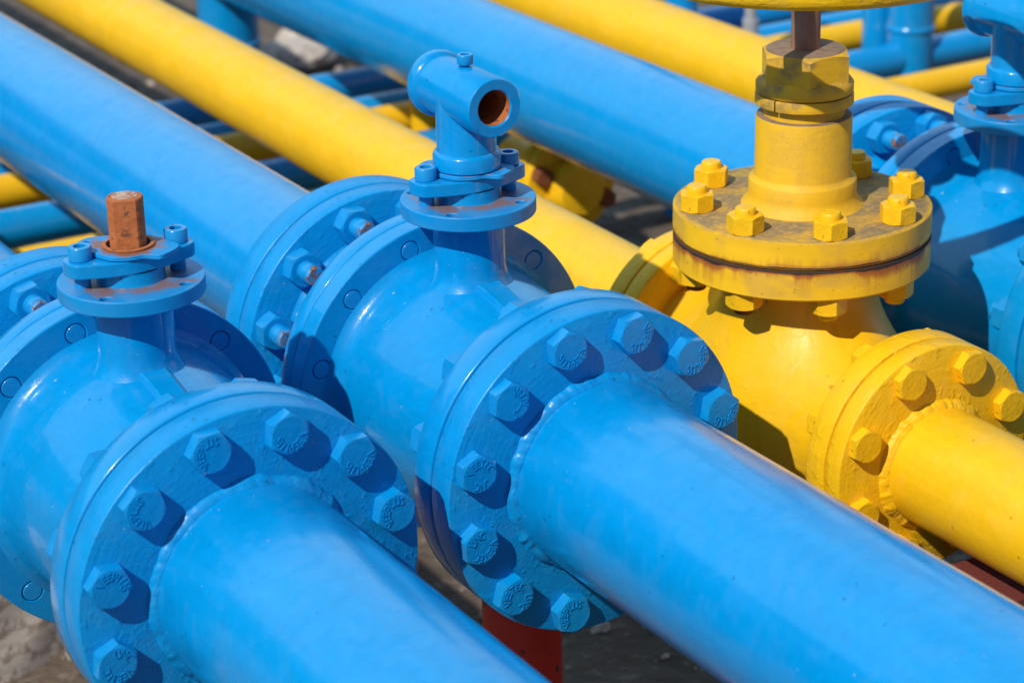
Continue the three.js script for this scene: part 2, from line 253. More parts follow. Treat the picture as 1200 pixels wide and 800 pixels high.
/* ------------------------------------------------------------------ scene-graph helpers */
const used = {};
function numbered(n) { const k = used[n] = (used[n] ?? -1) + 1; return k ? n + '_' + String(k).padStart(3, '0') : n; }
function part(name, geo, m, parent, at, label) { const o = new THREE.Mesh(geo, m); o.name = name; o.castShadow = o.receiveShadow = true; if (at) o.position.set(...at); if (label) o.userData.label = label; parent.add(o); return o; }
function thing(name, label, category, at = [0, 0, 0], group) { const o = new THREE.Group(); o.name = numbered(name); o.position.set(...at); o.userData = { label, category }; if (group) o.userData.group = group; scene.add(o); return o; }

/* ------------------------------------------------------------------ the setting: ground */
const GY = -0.62;
{
  const g = new THREE.PlaneGeometry(5, 6, 150, 180); g.rotateX(-Math.PI / 2);
  const p = g.attributes.position, u = g.attributes.uv;
  for (let i = 0; i < p.count; i++) { const x = p.getX(i), z = p.getZ(i), e = smooth(0, 0.3, Math.min(2.5 - Math.abs(x), 3 - Math.abs(z))); p.setY(i, e * ((fbm(x / 8 + 0.5, z / 8 + 0.5, 20, 20, 4, 900) - 0.5) * 0.10)); u.setXY(i, x, z); }
  g.computeVertexNormals();
  const o = part('ground', g, M.soil, scene, [0.7, GY, -1.2]); o.userData.kind = 'structure';
  const far = new THREE.Shape(); far.moveTo(-120, -120); far.lineTo(120, -120); far.lineTo(120, 120); far.lineTo(-120, 120); far.closePath();
  const h = new THREE.Path(); h.moveTo(-1.8, -1.8); h.lineTo(-1.8, 4.2); h.lineTo(3.2, 4.2); h.lineTo(3.2, -1.8); h.closePath(); far.holes.push(h);
  const fg = new THREE.ShapeGeometry(far); fg.rotateX(-Math.PI / 2);
  const fo = part('ground', fg, M.soil, scene, [0, GY, 0]); fo.name = 'ground_001'; fo.userData.kind = 'structure';
  const stone = new THREE.IcosahedronGeometry(1, 1); { const q = stone.attributes.position; for (let i = 0; i < q.count; i++) { const k = 0.72 + 0.5 * hash2(Math.round(q.getX(i) * 50), Math.round(q.getY(i) * 50 + 7 * q.getZ(i) * 50), 3); q.setXYZ(i, q.getX(i) * k, q.getY(i) * k * 0.65, q.getZ(i) * k); } stone.computeVertexNormals(); }
  const n = 5200, im = new THREE.InstancedMesh(stone, M.stone, n), q = rng(33), mx = new THREE.Matrix4(), qq = new THREE.Quaternion(), col = new THREE.Color();
  for (let i = 0; i < n; i++) {
    const s = 0.0025 + 0.016 * Math.pow(q(), 4), x = -1.1 + 3.7 * q(), z = -3.9 + 4.4 * q();
    qq.setFromEuler(new THREE.Euler(q() * 0.6, q() * 6, q() * 0.6));
    mx.compose(new THREE.Vector3(x, GY + (fbm((x - 0.7) / 8 + 0.5, (z + 1.2) / 8 + 0.5, 20, 20, 4, 900) - 0.5) * 0.10 + s * 0.25, z), qq, new THREE.Vector3(s, s, s)); im.setMatrixAt(i, mx);
    const v = 0.5 + q() * 1.1; im.setColorAt(i, col.setRGB(v, v * (0.9 + 0.1 * q()), v * (0.8 + 0.2 * q())));
  }
  im.name = 'gravel'; im.userData = { kind: 'stuff', label: 'loose grit and small stones on the brown soil', category: 'gravel' }; im.castShadow = im.receiveShadow = true; scene.add(im);
}

/* ------------------------------------------------------------------ bolts */
const font = await new FontLoader().loadAsync('fonts/droid/droid_sans_regular.typeface.json');
const glyph = {};
for (const ch of 'VEPLUSTCN') { const g = new TextGeometry(ch, { font, size: 0.0076, depth: 0.0011, curveSegments: 2, bevelEnabled: false }); g.computeBoundingBox(); const b = g.boundingBox; g.translate(-(b.min.x + b.max.x) / 2, 0, -0.0002); glyph[ch] = { g, w: b.max.x - b.min.x }; }
function ringText(words, r) {                  // words: [[text, mid angle in degrees]]; letters stand with their feet to the middle, clockwise
  const L = [];
  for (const [w, mid] of words) {
    const adv = [...w].map((c) => glyph[c].w + 0.0009), tot = adv.reduce((a, b) => a + b, 0); let s = -tot / 2;
    [...w].forEach((c, i) => { const a = mid * Math.PI / 180 - (s + adv[i] / 2) / (r + 0.0035); s += adv[i]; const g = glyph[c].g.clone(); g.translate(0, r, 0); g.rotateZ(a - Math.PI / 2); L.push(g); });
  }
  return merge(L);
}
const HEAD_AF = 0.0368;
const headGeo = [0, 1, 2].map((k) => hexGeo(HEAD_AF, 0.0140, k * 0.35));
const nutGeo = hexGeo(0.037, 0.021, 0.2, true), tipGeo = revolve([[0.0115, 0], [0.0115, 0.012], [0.0095, 0.014], [0, 0.014]], 20, 'z');

/* a pipe along z with one flange. dir = +1: pipe leaves towards +z from the flange whose outer face is at z = face */
function flangeRing(Rf, z0, z1, rin, raised) {  // z0 < z1
  const P = bev(Rf, z0, z1, 0.0018, rin).map(([r, h]) => [r, h]);
  const L = [revolve(P, 144, 'z')]; if (raised) L.push(revolve([[Rf * 0.9, raised[0]], [Rf * 0.9, raised[1]]], 96, 'z')); return merge(L);
}
const sceneFrontMarks = {
  left: [-90, -80, 150, 160, 185, 60, -100, 20, 70, 200, 300, 120],
  middle: [-40, -40, -60, -90, 0, 90, -60, 130, 135, 10, 80, 200],
};
/* bolt slots start at 75 degrees and go anticlockwise */
function boltRing(parent, n, Rb, phase, face, opts) {
  for (let k = 0; k < n; k++) {
    const a = phase + k * 2 * Math.PI / n, x = Rb * Math.cos(a), y = Rb * Math.sin(a);
    const b = part('bolt', opts.heads[k % opts.heads.length], opts.m, parent, [x, y, face]); b.rotation.z = opts.turn ? opts.turn(k) : R() * 1.05;
    if (opts.text) { const t = opts.text(k); if (t) { const l = part('lettering', ringText(t, 0.0084), opts.m, b, [0, 0, opts.h]); l.rotation.z = -b.rotation.z; } }
    if (opts.nutAt !== undefined) { const nb = part('nut', opts.nut, opts.m, parent, [x, y, opts.nutAt]); nb.rotation.set(Math.PI, 0, R() * 1.05); part('bolt_end', opts.tip, opts.tipM ?? opts.m, nb, [0, 0, opts.nutH]); }
  }
}
const RP = 0.0974, RF = 0.1705;
function frontPipe(label, at, zEnd, textFn, seed) {
  const t = thing('flanged_pipe', label, 'pipe', at);
  part('tube', revolve([[RP, -0.046], [RP, zEnd], [RP - 0.006, zEnd], [RP - 0.006, -0.046]], 128, 'z'), M.blue, t);
  part('flange', flangeRing(RF, -0.0480, -0.0125, RP + 0.0004, [-0.0518, -0.0478]), M.blueFace, t);
  part('weld_bead', weldRing(RP, -0.0125, 0.0105, seed), M.blueFace, t);
  boltRing(t, 12, 0.1475, 75 * Math.PI / 180, -0.0125, { heads: headGeo, m: M.blueBolt, h: 0.0140, text: textFn, nut: nutGeo, nutAt: -0.0842, nutH: 0.021, tip: tipGeo, tipM: M.blueBolt });
  return t;
}
const V1 = [-0.3882, -0.0026, 0.0251], V2 = [0, 0, 0], V3 = [0.7446, -0.0251, 0.0041];
/* k: 0 at 75 deg, then anticlockwise (to the upper left) */
const txt1 = { 0: [['VEEPLUS', -90]], 1: [['VEEPLUS', 150]], 2: [['VEEPLUS', 195]], 3: [['VEEPLUS', 70]], 4: [['VEETEC', -105], ['UNC', 60]], 11: [['VEEPLUS', -75]], 10: [['VEEPLUS', 145]] };
const txt2 = { 0: [['VEEPLUS', -40]], 1: [['VEEPLUS', -85]], 2: [['VEEPLUS', 0]], 3: [['VEETEC', 90], ['UNC', -80]], 4: [['VEETEC', -60], ['UNC', 120]], 5: [['VEETEC', 130], ['UNC', -40]], 6: [['VEEPLUS', 140]], 11: [['VEEPLUS', -40]], 10: [['VEEPLUS', -65]] };
frontPipe('thick blue pipe at the lower left with a bolted flange', V1, 2.4, (k) => txt1[k], 51);
frontPipe('thick blue pipe running from the middle flange to the lower right corner', V2, 2.4, (k) => txt2[k], 52);
frontPipe('blue pipe flange at the right edge behind the yellow flange', V3, 0.9, () => null, 53);

/* rear pipes with flange, studs and nuts that face the valve */
const rearTip = revolve([[0.0118, 0], [0.0118, 0.014], [0.0113, 0.0155], [0.0118, 0.017], [0.0113, 0.0175]], 20, 'z'), rearEnd = revolve([[0.0112, 0], [0.0116, 0.0015], [0.0110, 0.003], [0.0114, 0.0045], [0.0098, 0.007], [0, 0.007]], 20, 'z');
function rearPipe(label, at, r, zEnd, phase, dy = 0) {
  const t = thing('flanged_pipe', label, 'pipe', at);
  part('tube', revolve([[r - 0.006, zEnd], [r, zEnd], [r, -0.503], [r - 0.006, -0.503]], 128, 'z'), M.blue, t);
  part('flange', flangeRing(RF, -0.537, -0.5015, r + 0.0004, [-0.5015, -0.4985]), M.blueFace, t);
  for (let k = 0; k < 12; k++) {
    const a = phase + k * Math.PI / 6, x = 0.1475 * Math.cos(a), y = 0.1475 * Math.sin(a);
    const nb = part('nut', nutGeo, M.blueBolt, t, [x, y, -0.4682]); nb.rotation.z = R();
    part('stud', rearTip, M.blueCast, nb, [0, 0, 0.021]); const s = part('stud_end', rearEnd, M.studEnd, nb, [0, 0, 0.0383]); s.rotation.z = R() * 6;
  }
  return t;
}
rearPipe('short end of blue flanged pipe at the left edge behind the rusty stem', V1, RP, -4.6, 15 * D2R);
rearPipe('thick blue pipe running to the upper left from behind the tee fitting', V2, RP, -4.6, 15 * D2R);
rearPipe('thick blue pipe running from top centre to the flange behind the yellow stem', V3, 0.0925, -4.6, 15 * D2R);

/* ------------------------------------------------------------------ ball valves */
const bodyProfile = [[0.120, -0.084], [0.1135, -0.088], [0.1095, -0.095], [0.109, -0.105], [0.1105, -0.122], [0.117, -0.150], [0.124, -0.180], [0.130, -0.21], [0.1335, -0.24], [0.1355, -0.27], [0.136, -0.297], [0.1385, -0.308], [0.1425, -0.315], [0.150, -0.3195]].map(([r, z]) => [r, z]).reverse();
const tailProfile = [[0.125, -0.468], [0.118, -0.462], [0.115, -0.452], [0.115, -0.385], [0.118, -0.375], [0.125, -0.369]];
const glandPts = [[-0.066, -0.012], [-0.064, 0.014], [-0.036, 0.026], [-0.006, 0.033], [0.030, 0.026], [0.066, 0.012], [0.064, -0.014], [0.036, -0.026], [0.006, -0.034], [-0.030, -0.027]];
const stopPts = [[-0.046, -0.030], [-0.036, 0.006], [-0.027, 0.026], [-0.010, 0.0345], [0.002, 0.034], [0.014, 0.047], [0.034, 0.036], [0.043, 0.026], [0.036, 0.003], [0.026, -0.022], [0.004, -0.035], [-0.026, -0.044]];
const ZS = -0.2625;
const G = {};
G.body = revolve(bodyProfile, 144, 'z');
G.tail = revolve(tailProfile, 96, 'z');
G.flangeF = flangeRing(RF, -0.084, -0.0520, 0.09);
G.flangeR = flangeRing(RF, -0.4985, -0.468, 0.09);
{ const sh = new THREE.Shape(); sh.absarc(0, 0, 0.179, 0, Math.PI * 2); const inn = new THREE.Path(); inn.absarc(0, 0, 0.10, 0, Math.PI * 2, true); sh.holes.push(inn);
  for (let k = 0; k < 12; k++) { const a = (15 + 30 * k) * D2R, h = new THREE.Path(); h.absarc(0.1575 * Math.cos(a), 0.1575 * Math.sin(a), 0.0106, 0, Math.PI * 2, true); sh.holes.push(h); }
  G.jointF = new THREE.ExtrudeGeometry(sh, { depth: 0.0222, bevelEnabled: true, bevelThickness: 0.0019, bevelSize: 0.0019, bevelOffset: -0.0019, bevelSegments: 3, curveSegments: 72 }).translate(0, 0, -0.3455 + 0.0019); }
G.jointR = revolve(bev(0.179, -0.369, -0.3463, 0.0016, 0.10), 144, 'z');
G.plug = revolve([[0.00995, -0.012], [0.00995, -0.0005], [0.0094, 0.0001], [0, 0.0001]], 32, 'z');
G.neck = revolve([[0.0475, 0.124], [0.0445, 0.1295], [0.0415, 0.1345], [0.0392, 0.141], [0.038, 0.150], [0.038, 0.2062]], 64, 'y');
{ const disk = new THREE.Shape(); disk.absarc(0, 0, 0.0713, 0, Math.PI * 2); G.plate = planarUV(extr(disk, 0.0158, 0.0014, [[-0.0435, 0.0435, 0.0055], [0.0365, 0.0465, 0.0055], [-0.042, -0.045, 0.0055], [0.043, -0.043, 0.0055]], 72), 0.16); }
G.boss = revolve([[0.034, 0.2205], [0.033, 0.2235], [0.033, 0.2345]], 48, 'y');
G.gland = extr(roundPoly(glandPts, 0.010), 0.0145, 0.0016, [], 8);
{ const s = roundPoly(stopPts, 0.006); G.stop = planarUV(extr(s, 0.0046, 0.0007, [[0, 0, 0.0225], [-0.030, -0.030, 0.004]], 8), 0.16); }
G.packing = revolve([[0.0225, 0.247], [0.0225, 0.2525], [0.0205, 0.2525]], 40, 'y');
{ const P = []; for (let i = 0; i < 24; i++) P.push([0.0115, 0]); const hs = []; G.cap = revolve([[0.0105, 0], [0.0115, 0.001], [0.0115, 0.0125], [0.0104, 0.0138], [0.0062, 0.0138], [0.0062, 0.006], [0, 0.006]], 28, 'y'); }
G.shank = revolve([[0.008, 0.2205], [0.008, 0.235]], 20, 'y');
/* stem with two flats */
{ const s = new THREE.Shape(), rr = 0.0176, fl = 0.0140; const a = Math.acos(fl / rr); s.absarc(0, 0, rr, a - Math.PI / 2 + (Math.PI / 2 - a) * 0 , Math.PI - a - Math.PI / 2 + 0, false); const pts = []; for (let i = 0; i <= 48; i++) { const t = i / 48 * Math.PI * 2; pts.push([Math.max(-fl, Math.min(fl, rr * Math.cos(t))), rr * Math.sin(t)]); } G.stem = extr(pts.slice(0, 48), 0.058, 0.0018); }
G.rib = (() => { const s = new THREE.Shape(); s.moveTo(-0.012, -0.03); s.lineTo(-0.0105, 0.0035); s.lineTo(0.0095, 0.0035); s.lineTo(0.0115, -0.03); s.closePath(); const L = [], N = 14, pos = [], idx = [], uv = [];
  const prof = (z) => { for (let i = 0; i + 1 < bodyProfile.length; i++) { const [r0, z0] = bodyProfile[i], [r1, z1] = bodyProfile[i + 1]; if (z >= z0 && z <= z1) return lerp(r0, r1, (z - z0) / (z1 - z0)); } return 0.11; };
  const cs = [[-0.0135, -0.012], [-0.0115, 0.0045], [-0.010, 0.0058], [0.0095, 0.0058], [0.011, 0.0045], [0.0125, -0.012]];
  for (let i = 0; i <= N; i++) { const z = lerp(-0.230, -0.083, i / N), r = prof(Math.min(-0.095, z)); cs.forEach(([x, y], k) => { pos.push(x * (1 + 0.25 * (1 - i / N)), r + y, z); uv.push(k * 0.008, z); }); }
  const K = cs.length; for (let i = 0; i < N; i++) for (let k = 0; k < K - 1; k++) { const b = i * K + k; idx.push(b, b + 1, b + K, b + 1, b + K + 1, b + K); }
  const g = new THREE.BufferGeometry(); g.setAttribute('position', new THREE.Float32BufferAttribute(pos, 3)); g.setAttribute('uv', new THREE.Float32BufferAttribute(uv, 2)); g.setIndex(idx); const f = g.toNonIndexed(); f.computeVertexNormals(); return f; })();
G.fin = new THREE.BoxGeometry(0.007, 0.074, 0.022);

function ballValve(label, at) {
  const t = thing('ball_valve', label, 'valve', at, 'blue ball valves');
  part('body', G.body, M.blueCast, t);
  part('end_body', G.tail, M.blueCast, t);
  part('end_flange', G.flangeF, M.blue, t); part('end_flange', G.flangeR, M.blueFace, t);
  const j = part('joint_flange', G.jointF, M.blueCast, t); part('joint_flange', G.jointR, M.blueCast, t);
  for (let k = 0; k < 12; k++) { const a = (15 + 30 * k) * D2R, x = 0.1575 * Math.cos(a), y = 0.1575 * Math.sin(a); part('plug', G.plug, M.blueCast, j, [x, y, -0.3195]); }
  part('rib', G.rib, M.blueCast, t);
  part('neck', G.neck, M.blueCast, t, [0, 0, ZS]);
  part('gusset', G.fin, M.blueCast, t, [0.036, 0.167, ZS - 0.008]);
  part('mounting_plate', G.plate, M.discTop, t, [0, 0.2056, ZS]);
  part('gland_boss', G.boss, M.blueCast, t, [0, 0, ZS]);
  const gl = part('gland_plate', G.gland, M.blueCast, t, [0, 0.2342, ZS]);
  for (const s of [-1, 1]) { part('cap_screw', G.cap, M.blueCast, gl, [s * 0.0488, 0.0142, s * 0.001]); part('screw_shank', place(G.shank, 0, -0.2342, 0), M.blueCast, gl, [s * 0.0488, 0, s * 0.001]); }
  part('packing_ring', G.packing, M.rustDark, t, [0, 0, ZS]);
  part('stop_plate', G.stop, M.stopPlate, t, [0, 0.2495, ZS]);
  return t;
}
const bv1 = ballValve('blue ball valve at the left with a bare rusty stem', V1);
{ const s = part('stem', G.stem, M.rust, bv1, [0, 0.2455, ZS], 'orange rusted stem with two flats'); s.rotation.y = -2.0; { const tp = new THREE.CylinderGeometry(0.0125, 0.0130, 0.0008, 32); part('end_face', tp, M.stemEnd, s, [0, 0.0583, 0]); } part('snap_ring', revolve([[0.0212, 0.2542], [0.0250, 0.2546], [0.0253, 0.2560], [0.0215, 0.2564]], 40, 'y'), M.rust, bv1, [0, 0, ZS]); }
const bv2 = ballValve('blue ball valve in the middle topped by a hollow tee fitting', V2);
const bv3 = ballValve('blue ball valve at the right edge behind the yellow valve', V3);

/* hollow tee on the stem that takes the lever bar */
function socket(v, tee) {
  const y = 0.331, grp = new THREE.Group(); grp.name = 'lever_socket'; grp.position.set(0, 0, ZS); v.add(grp);
  part('collar', revolve([[0.020, 0.2545], [0.034, 0.2545], [0.0358, 0.256], [0.0358, 0.2695], [0.0342, 0.2722], [0.0318, 0.2735]], 56, 'y'), M.blueCast, grp);
  const ng = revolve([[0.0318, 0.2725], [0.0312, 0.276], [0.0312, 0.333]], 56, 'y'); { const p = ng.attributes.position; for (let i = 0; i < p.count; i++) if (p.getY(i) > 0.3) p.setY(i, y - Math.sqrt(Math.max(0, 0.0300 * 0.0300 - p.getX(i) ** 2))); }
  part('neck', ng, M.blueCast, grp);
  const tube = revolve([[0.0185, 0.0595], [0.0185, -0.064], [0.031, -0.064], [0.0343, -0.0625], [0.0352, -0.060], [0.0352, -0.052], [0.0340, -0.049], [0.0315, -0.047], [0.0312, -0.04], [0.0312, 0.059], [0.0297, 0.0612], [0.0200, 0.0612], [0.0185, 0.0595]].slice(1).reverse(), 64, 'z');
  const tg = part('tube', tube, M.blueCast, grp, [0, y, 0]);
  part('bore', revolve([[0.0183, 0.0598], [0.0183, -0.030], [0, -0.030]].reverse(), 48, 'z').scale(1, 1, 1), M.rust, grp, [0, y, 0], 'rusty bore');
  part('set_screw', revolve([[0.0046, 0.022], [0.0046, 0.0335], [0.0082, 0.0335], [0.0086, 0.0345], [0.0086, 0.0425], [0.0078, 0.0435], [0.0048, 0.0435], [0.0048, 0.038], [0, 0.038]], 24, 'y'), M.blueCast, grp, [0.0, y, 0.002]);
  return grp;
}
socket(bv2);
{ const s3 = socket(bv3); part('gusset', extr([[0.0, -0.03], [0.06, -0.03], [0.06, 0.06]], 0.006, 0.0008).rotateX(0), M.blueCast, s3, [0, 0.30, 0]); }

/* ------------------------------------------------------------------ yellow gate valve */
const YV = [0.379, -0.0544, -0.188];
const gv = thing('gate_valve', 'yellow gate valve with grimy bonnet, tall stem and handwheel', 'valve', YV);
{
  /* cast body: smooth union of neck, bowl and the two port tubes, swept out from the centre */
  const smin = (a, b, k) => { const h = Math.max(k - Math.abs(a - b), 0) / k; return Math.min(a, b) - h * h * k * 0.25; };
  const sdf = (x, y, z) => {
    const neck = Math.max(Math.hypot(x, z) - (0.083 + 0.02 * smooth(0.09, 0.0, y)), -y - 0.02, y - 0.158);
    const bowl = (Math.hypot(x / 0.108, (y + 0.012) / 0.125, z / 0.120) - 1) * 0.108;
    const port = Math.max(Math.hypot(x, y) - 0.082, Math.abs(z) - 0.203);
    return smin(smin(neck, bowl, 0.05), port, 0.06);
  };
  const U = 200, V = 150, pos = [], uv = [], idx = [];
  for (let j = 0; j <= V; j++) for (let i = 0; i <= U; i++) {
    const th = j / V * Math.PI, ph = i / U * 2 * Math.PI, d = [Math.sin(th) * Math.cos(ph), Math.cos(th), Math.sin(th) * Math.sin(ph)];
    let t = 0.05; for (let k = 0; k < 60; k++) { const s = sdf(d[0] * t, d[1] * t, d[2] * t); t -= s * 0.7; if (Math.abs(s) < 1e-5) break; }
    pos.push(d[0] * t, d[1] * t, d[2] * t); uv.push(ph * 0.11, th * 0.11);
    if (i < U && j < V) { const b = j * (U + 1) + i; idx.push(b, b + 1, b + U + 1, b + 1, b + U + 2, b + U + 1); }
  }
  const g = new THREE.BufferGeometry(); g.setAttribute('position', new THREE.Float32BufferAttribute(pos, 3)); g.setAttribute('uv', new THREE.Float32BufferAttribute(uv, 2)); g.setIndex(idx); g.computeVertexNormals();
  part('body', g, M.yel, gv);
  const RY = 0.126;
  part('end_flange', revolve(bev(RY, 0.183, 0.2115, 0.0018, 0.07), 128, 'z'), M.yelRough, gv);
  part('end_flange', revolve(bev(RY, -0.2005, -0.176, 0.0018, 0.07), 128, 'z'), M.yelRough, gv);
  /* bonnet joint */
  const RB = 0.142;
  const low = part('body_flange', revolve([[0.08, 0.1545], [RB - 0.002, 0.1545], [RB, 0.1565]], 128, 'y'), M.yel, gv);
  part('joint_face', revolve([[RB - 0.0012, 0.1880], [0.08, 0.1880]], 128, 'y'), M.rustDark, low);
  part('rim', revolve([[RB, 0.1868], [RB, 0.1565]].reverse(), 160, 'y', 0, Math.PI * 2, 1), null, low);
  const up = part('bonnet_flange', planarUV(merge([revolve([[RB, 0.2178], [RB - 0.0018, 0.2194], [0.05, 0.2194]], 128, 'y'), revolve([[0.08, 0.1896], [RB - 0.0015, 0.1896], [RB, 0.1915]], 128, 'y')]), 0.30), M.bonnetTop, gv);
  part('rim', revolve([[RB, 0.1915], [RB, 0.2178]], 160, 'y', 0, Math.PI * 2, 1), null, up);
  low.children[1].material = M.rimLow; up.children[0].material = M.rimHigh;
  { const a = low.children[1].geometry.attributes.uv; for (let i = 0; i < a.count; i++) a.setY(i, 1 - a.getY(i)); }
  part('edge', revolve([[RB, 0.1868], [RB - 0.0012, 0.1880]], 128, 'y'), M.dark, low);
  part('gasket', revolve([[0.135, 0.1862], [0.135, 0.190]], 96, 'y'), M.dark, gv);
  const nutY = hexGeo(0.0352, 0.0196, 0, true).rotateX(-Math.PI / 2), tipY = revolve([[0.0112, 0], [0.0112, 0.006], [0.0098, 0.0078], [0, 0.0082]], 24, 'y');
  for (let k = 0; k < 8; k++) {
    const a = 2.7473 - k * Math.PI / 4, x = 0.1183 * Math.cos(a), z = 0.1183 * Math.sin(a);
    const n = part('nut', nutY, M.yelBolt, gv, [x, 0.2194, z]); n.rotation.y = R() * 1.05; part('stud', tipY, M.yel, n, [0, 0.0196, 0]);
    const b = part('nut', nutY, M.yelBolt, gv, [x, 0.1543, z]); b.rotation.set(Math.PI, R(), 0); part('stud', tipY, k % 4 === 0 || k === 7 ? M.rustDark : M.yel, b, [0, 0.0196, 0]);
  }
  const bn = part('bonnet', revolve([[0.0675, 0.2192], [0.0665, 0.2204], [0.0625, 0.2245], [0.0598, 0.2305], [0.0592, 0.2335], [0.0592, 0.2482], [0.0582, 0.2500], [0.0540, 0.2525], [0.0531, 0.2555], [0.0525, 0.318], [0.0517, 0.3205]], 96, 'y'), M.barrel, gv);
  part('rim', revolve([[0.0517, 0.3205], [0.0505, 0.3212], [0.040, 0.3212]], 96, 'y'), M.grime, bn);
  part('gland_neck', revolve([[0.044, 0.320], [0.044, 0.336]], 64, 'y'), M.glandNut, gv);
  part('lock_ring', revolve(bev(0.0535, 0.3335, 0.3455, 0.0012, 0.03), 96, 'y', 0.02, Math.PI * 2 - 0.012), M.glandNut, gv).rotation.y = -2.845;
  const gn = part('gland_nut', merge([revolve([[0.03, 0.347], [0.0518, 0.347], [0.053, 0.3485], [0.053, 0.3570], [0.0500, 0.3610], [0.0450, 0.3640]], 96, 'y'), hexGeo(0.0885, 0.040, 0, false).rotateX(-Math.PI / 2).rotateY(-0.012).translate(0, 0.353, 0)]), M.glandNut, gv);
  part('top', revolve([[0.0428, 0.3932], [0.0408, 0.3944], [0.010, 0.3944]], 72, 'y'), M.grime, gn);
  part('stem', revolve([[0.0165, 0.36], [0.0158, 0.40], [0.0158, 0.56]], 40, 'y'), M.stem, gv, undefined, 'brown bare stem');
  /* handwheel: rough cast rim, four spokes, hub */
  const rim = new THREE.TorusGeometry(0.186, 0.0145, 16, 160); { const p = rim.attributes.position, n = rim.attributes.normal, u = rim.attributes.uv; for (let i = 0; i < p.count; i++) { const k = (fbm(u.getX(i), u.getY(i), 70, 6, 4, 930) - 0.5) * 0.004 * Math.sin(Math.PI * Math.min(1, 8 * Math.min(u.getX(i), 1 - u.getX(i)))); p.setXYZ(i, p.getX(i) + n.getX(i) * k, p.getY(i) + n.getY(i) * k, p.getZ(i) + n.getZ(i) * k); u.setXY(i, u.getX(i) * 1.17, u.getY(i) * 0.09); } rim.rotateX(Math.PI / 2); rim.computeVertexNormals(); }
  const hw = part('handwheel', rim, M.yelRough, gv, [0, 0.4945, 0]);
  for (let k = 0; k < 4; k++) { const s = new THREE.CapsuleGeometry(0.011, 0.15, 6, 14); s.rotateZ(Math.PI / 2); s.translate(0.105, 0.004, 0); s.rotateY(k * Math.PI / 2 + 0.5); part('spoke', s, M.yelRough, hw); }
  part('hub', revolve([[0.016, -0.018], [0.032, -0.018], [0.034, -0.014], [0.034, 0.018], [0.030, 0.022], [0.016, 0.022]], 48, 'y'), M.yelRough, hw);
  part('stem_nut', hexGeo(0.036, 0.016, 0.2).rotateX(-Math.PI / 2), M.yelRough, hw, [0, 0.022, 0]);
}
/* yellow pipes on both ends */
const yHead = [0, 1].map((k) => hexGeo(0.0335, 0.0115, k * 0.4)), yNut = hexGeo(0.0335, 0.017, 0.1, true), yTip = revolve([[0.0098, 0], [0.0098, 0.009], [0.008, 0.011], [0, 0.0112]], 20, 'z');
{
  const t = thing('flanged_pipe', 'yellow pipe with a welded bolted flange leaving at the right edge', 'pipe', YV);
  part('tube', revolve([[0.0648, 0.215], [0.0648, 2.2], [0.059, 2.2], [0.059, 0.215]], 112, 'z'), M.yelPipe, t, [0, -0.0064, 0]);
  part('flange', merge([revolve(bev(0.126, 0.2148, 0.2385, 0.0018, 0.058), 128, 'z'), revolve([[0.115, 0.2112], [0.115, 0.2152]], 96, 'z')]), M.yelRough, t);
  part('weld_bead', weldRing(0.0648, 0.2385, 0.0115, 57, 0.75), M.yelRough, t, [0, -0.0064, 0]);
  boltRing(t, 8, 0.1047, Math.PI * 3 / 8, 0.2385, { heads: yHead, m: M.yelBolt, h: 0.0115, nut: yNut, nutAt: 0.1828, nutH: 0.017, tip: yTip });
  const r = thing('flanged_pipe', 'yellow pipe running to the top left corner between the blue pipes', 'pipe', YV);
  const tb = part('tube', revolve([[0.059, -4.4], [0.0648, -4.4], [0.0648, -0.205], [0.059, -0.205]], 112, 'z'), M.yelPipe, r, [0, -0.009, 0]); tb.rotation.x = 0.0095;
  part('girth_weld', revolve([[0.0642, -0.009], [0.0657, -0.004], [0.0661, 0], [0.0657, 0.004], [0.0642, 0.009]], 112, 'z'), M.yelPipe, tb, [0, 0, -1.93]);
  part('flange', merge([revolve(bev(0.126, -0.230, -0.204, 0.0018, 0.058), 128, 'z'), revolve([[0.115, -0.2045], [0.115, -0.2]], 96, 'z')]), M.yelRough, r);
  boltRing(r, 8, 0.1047, Math.PI * 3 / 8, -0.1757, { heads: [yNut], m: M.yelBolt, h: 0.017, nut: yHead[0], nutAt: -0.230, nutH: 0.0115, tip: yTip });
}

/* ------------------------------------------------------------------ pipes further back */
function plainPipe(name, label, from, to, r, m, group) {
  const a = new THREE.Vector3(...from), b = new THREE.Vector3(...to), L = a.distanceTo(b);
  const t = thing(name, label, 'pipe', from, group), g = revolve([[r - 0.004, 0], [r, 0], [r, L], [r - 0.004, L]], 64, 'y');
  const o = part('tube', g, m, t); o.quaternion.setFromUnitVectors(new THREE.Vector3(0, 1, 0), b.clone().sub(a).normalize()); return t;
}
plainPipe('long_pipe', 'yellow pipe at the top right behind the stem, parallel to the blue pipe', [1.1, -0.05, -4.6], [1.1, -0.05, 0.5], 0.064, M.yelPipe);
const CY = -0.25;
plainPipe('cross_pipe', 'foremost yellow pipe crossing low behind the valves', [-1.6, CY, -1.615], [3.6, CY, -1.615], 0.028, M.yelPipe, 'pipes crossing low behind');
plainPipe('cross_pipe', 'blue pipe crossing low between two yellow cross pipes', [-1.6, CY, -1.80], [3.6, CY, -1.80], 0.0325, M.blue, 'pipes crossing low behind');
plainPipe('cross_pipe', 'rear yellow pipe crossing low between blue cross pipes', [-1.6, CY, -1.99], [3.6, CY, -1.99], 0.030, M.yelPipe, 'pipes crossing low behind');
plainPipe('cross_pipe', 'blue pipe crossing low just behind the rear yellow cross pipe', [-1.6, CY, -2.075], [3.6, CY, -2.075], 0.028, M.blue, 'pipes crossing low behind');
plainPipe('cross_pipe', 'rearmost blue pipe crossing low behind the others', [-1.6, CY, -2.25], [3.6, CY, -2.25], 0.0315, M.blue, 'pipes crossing low behind');
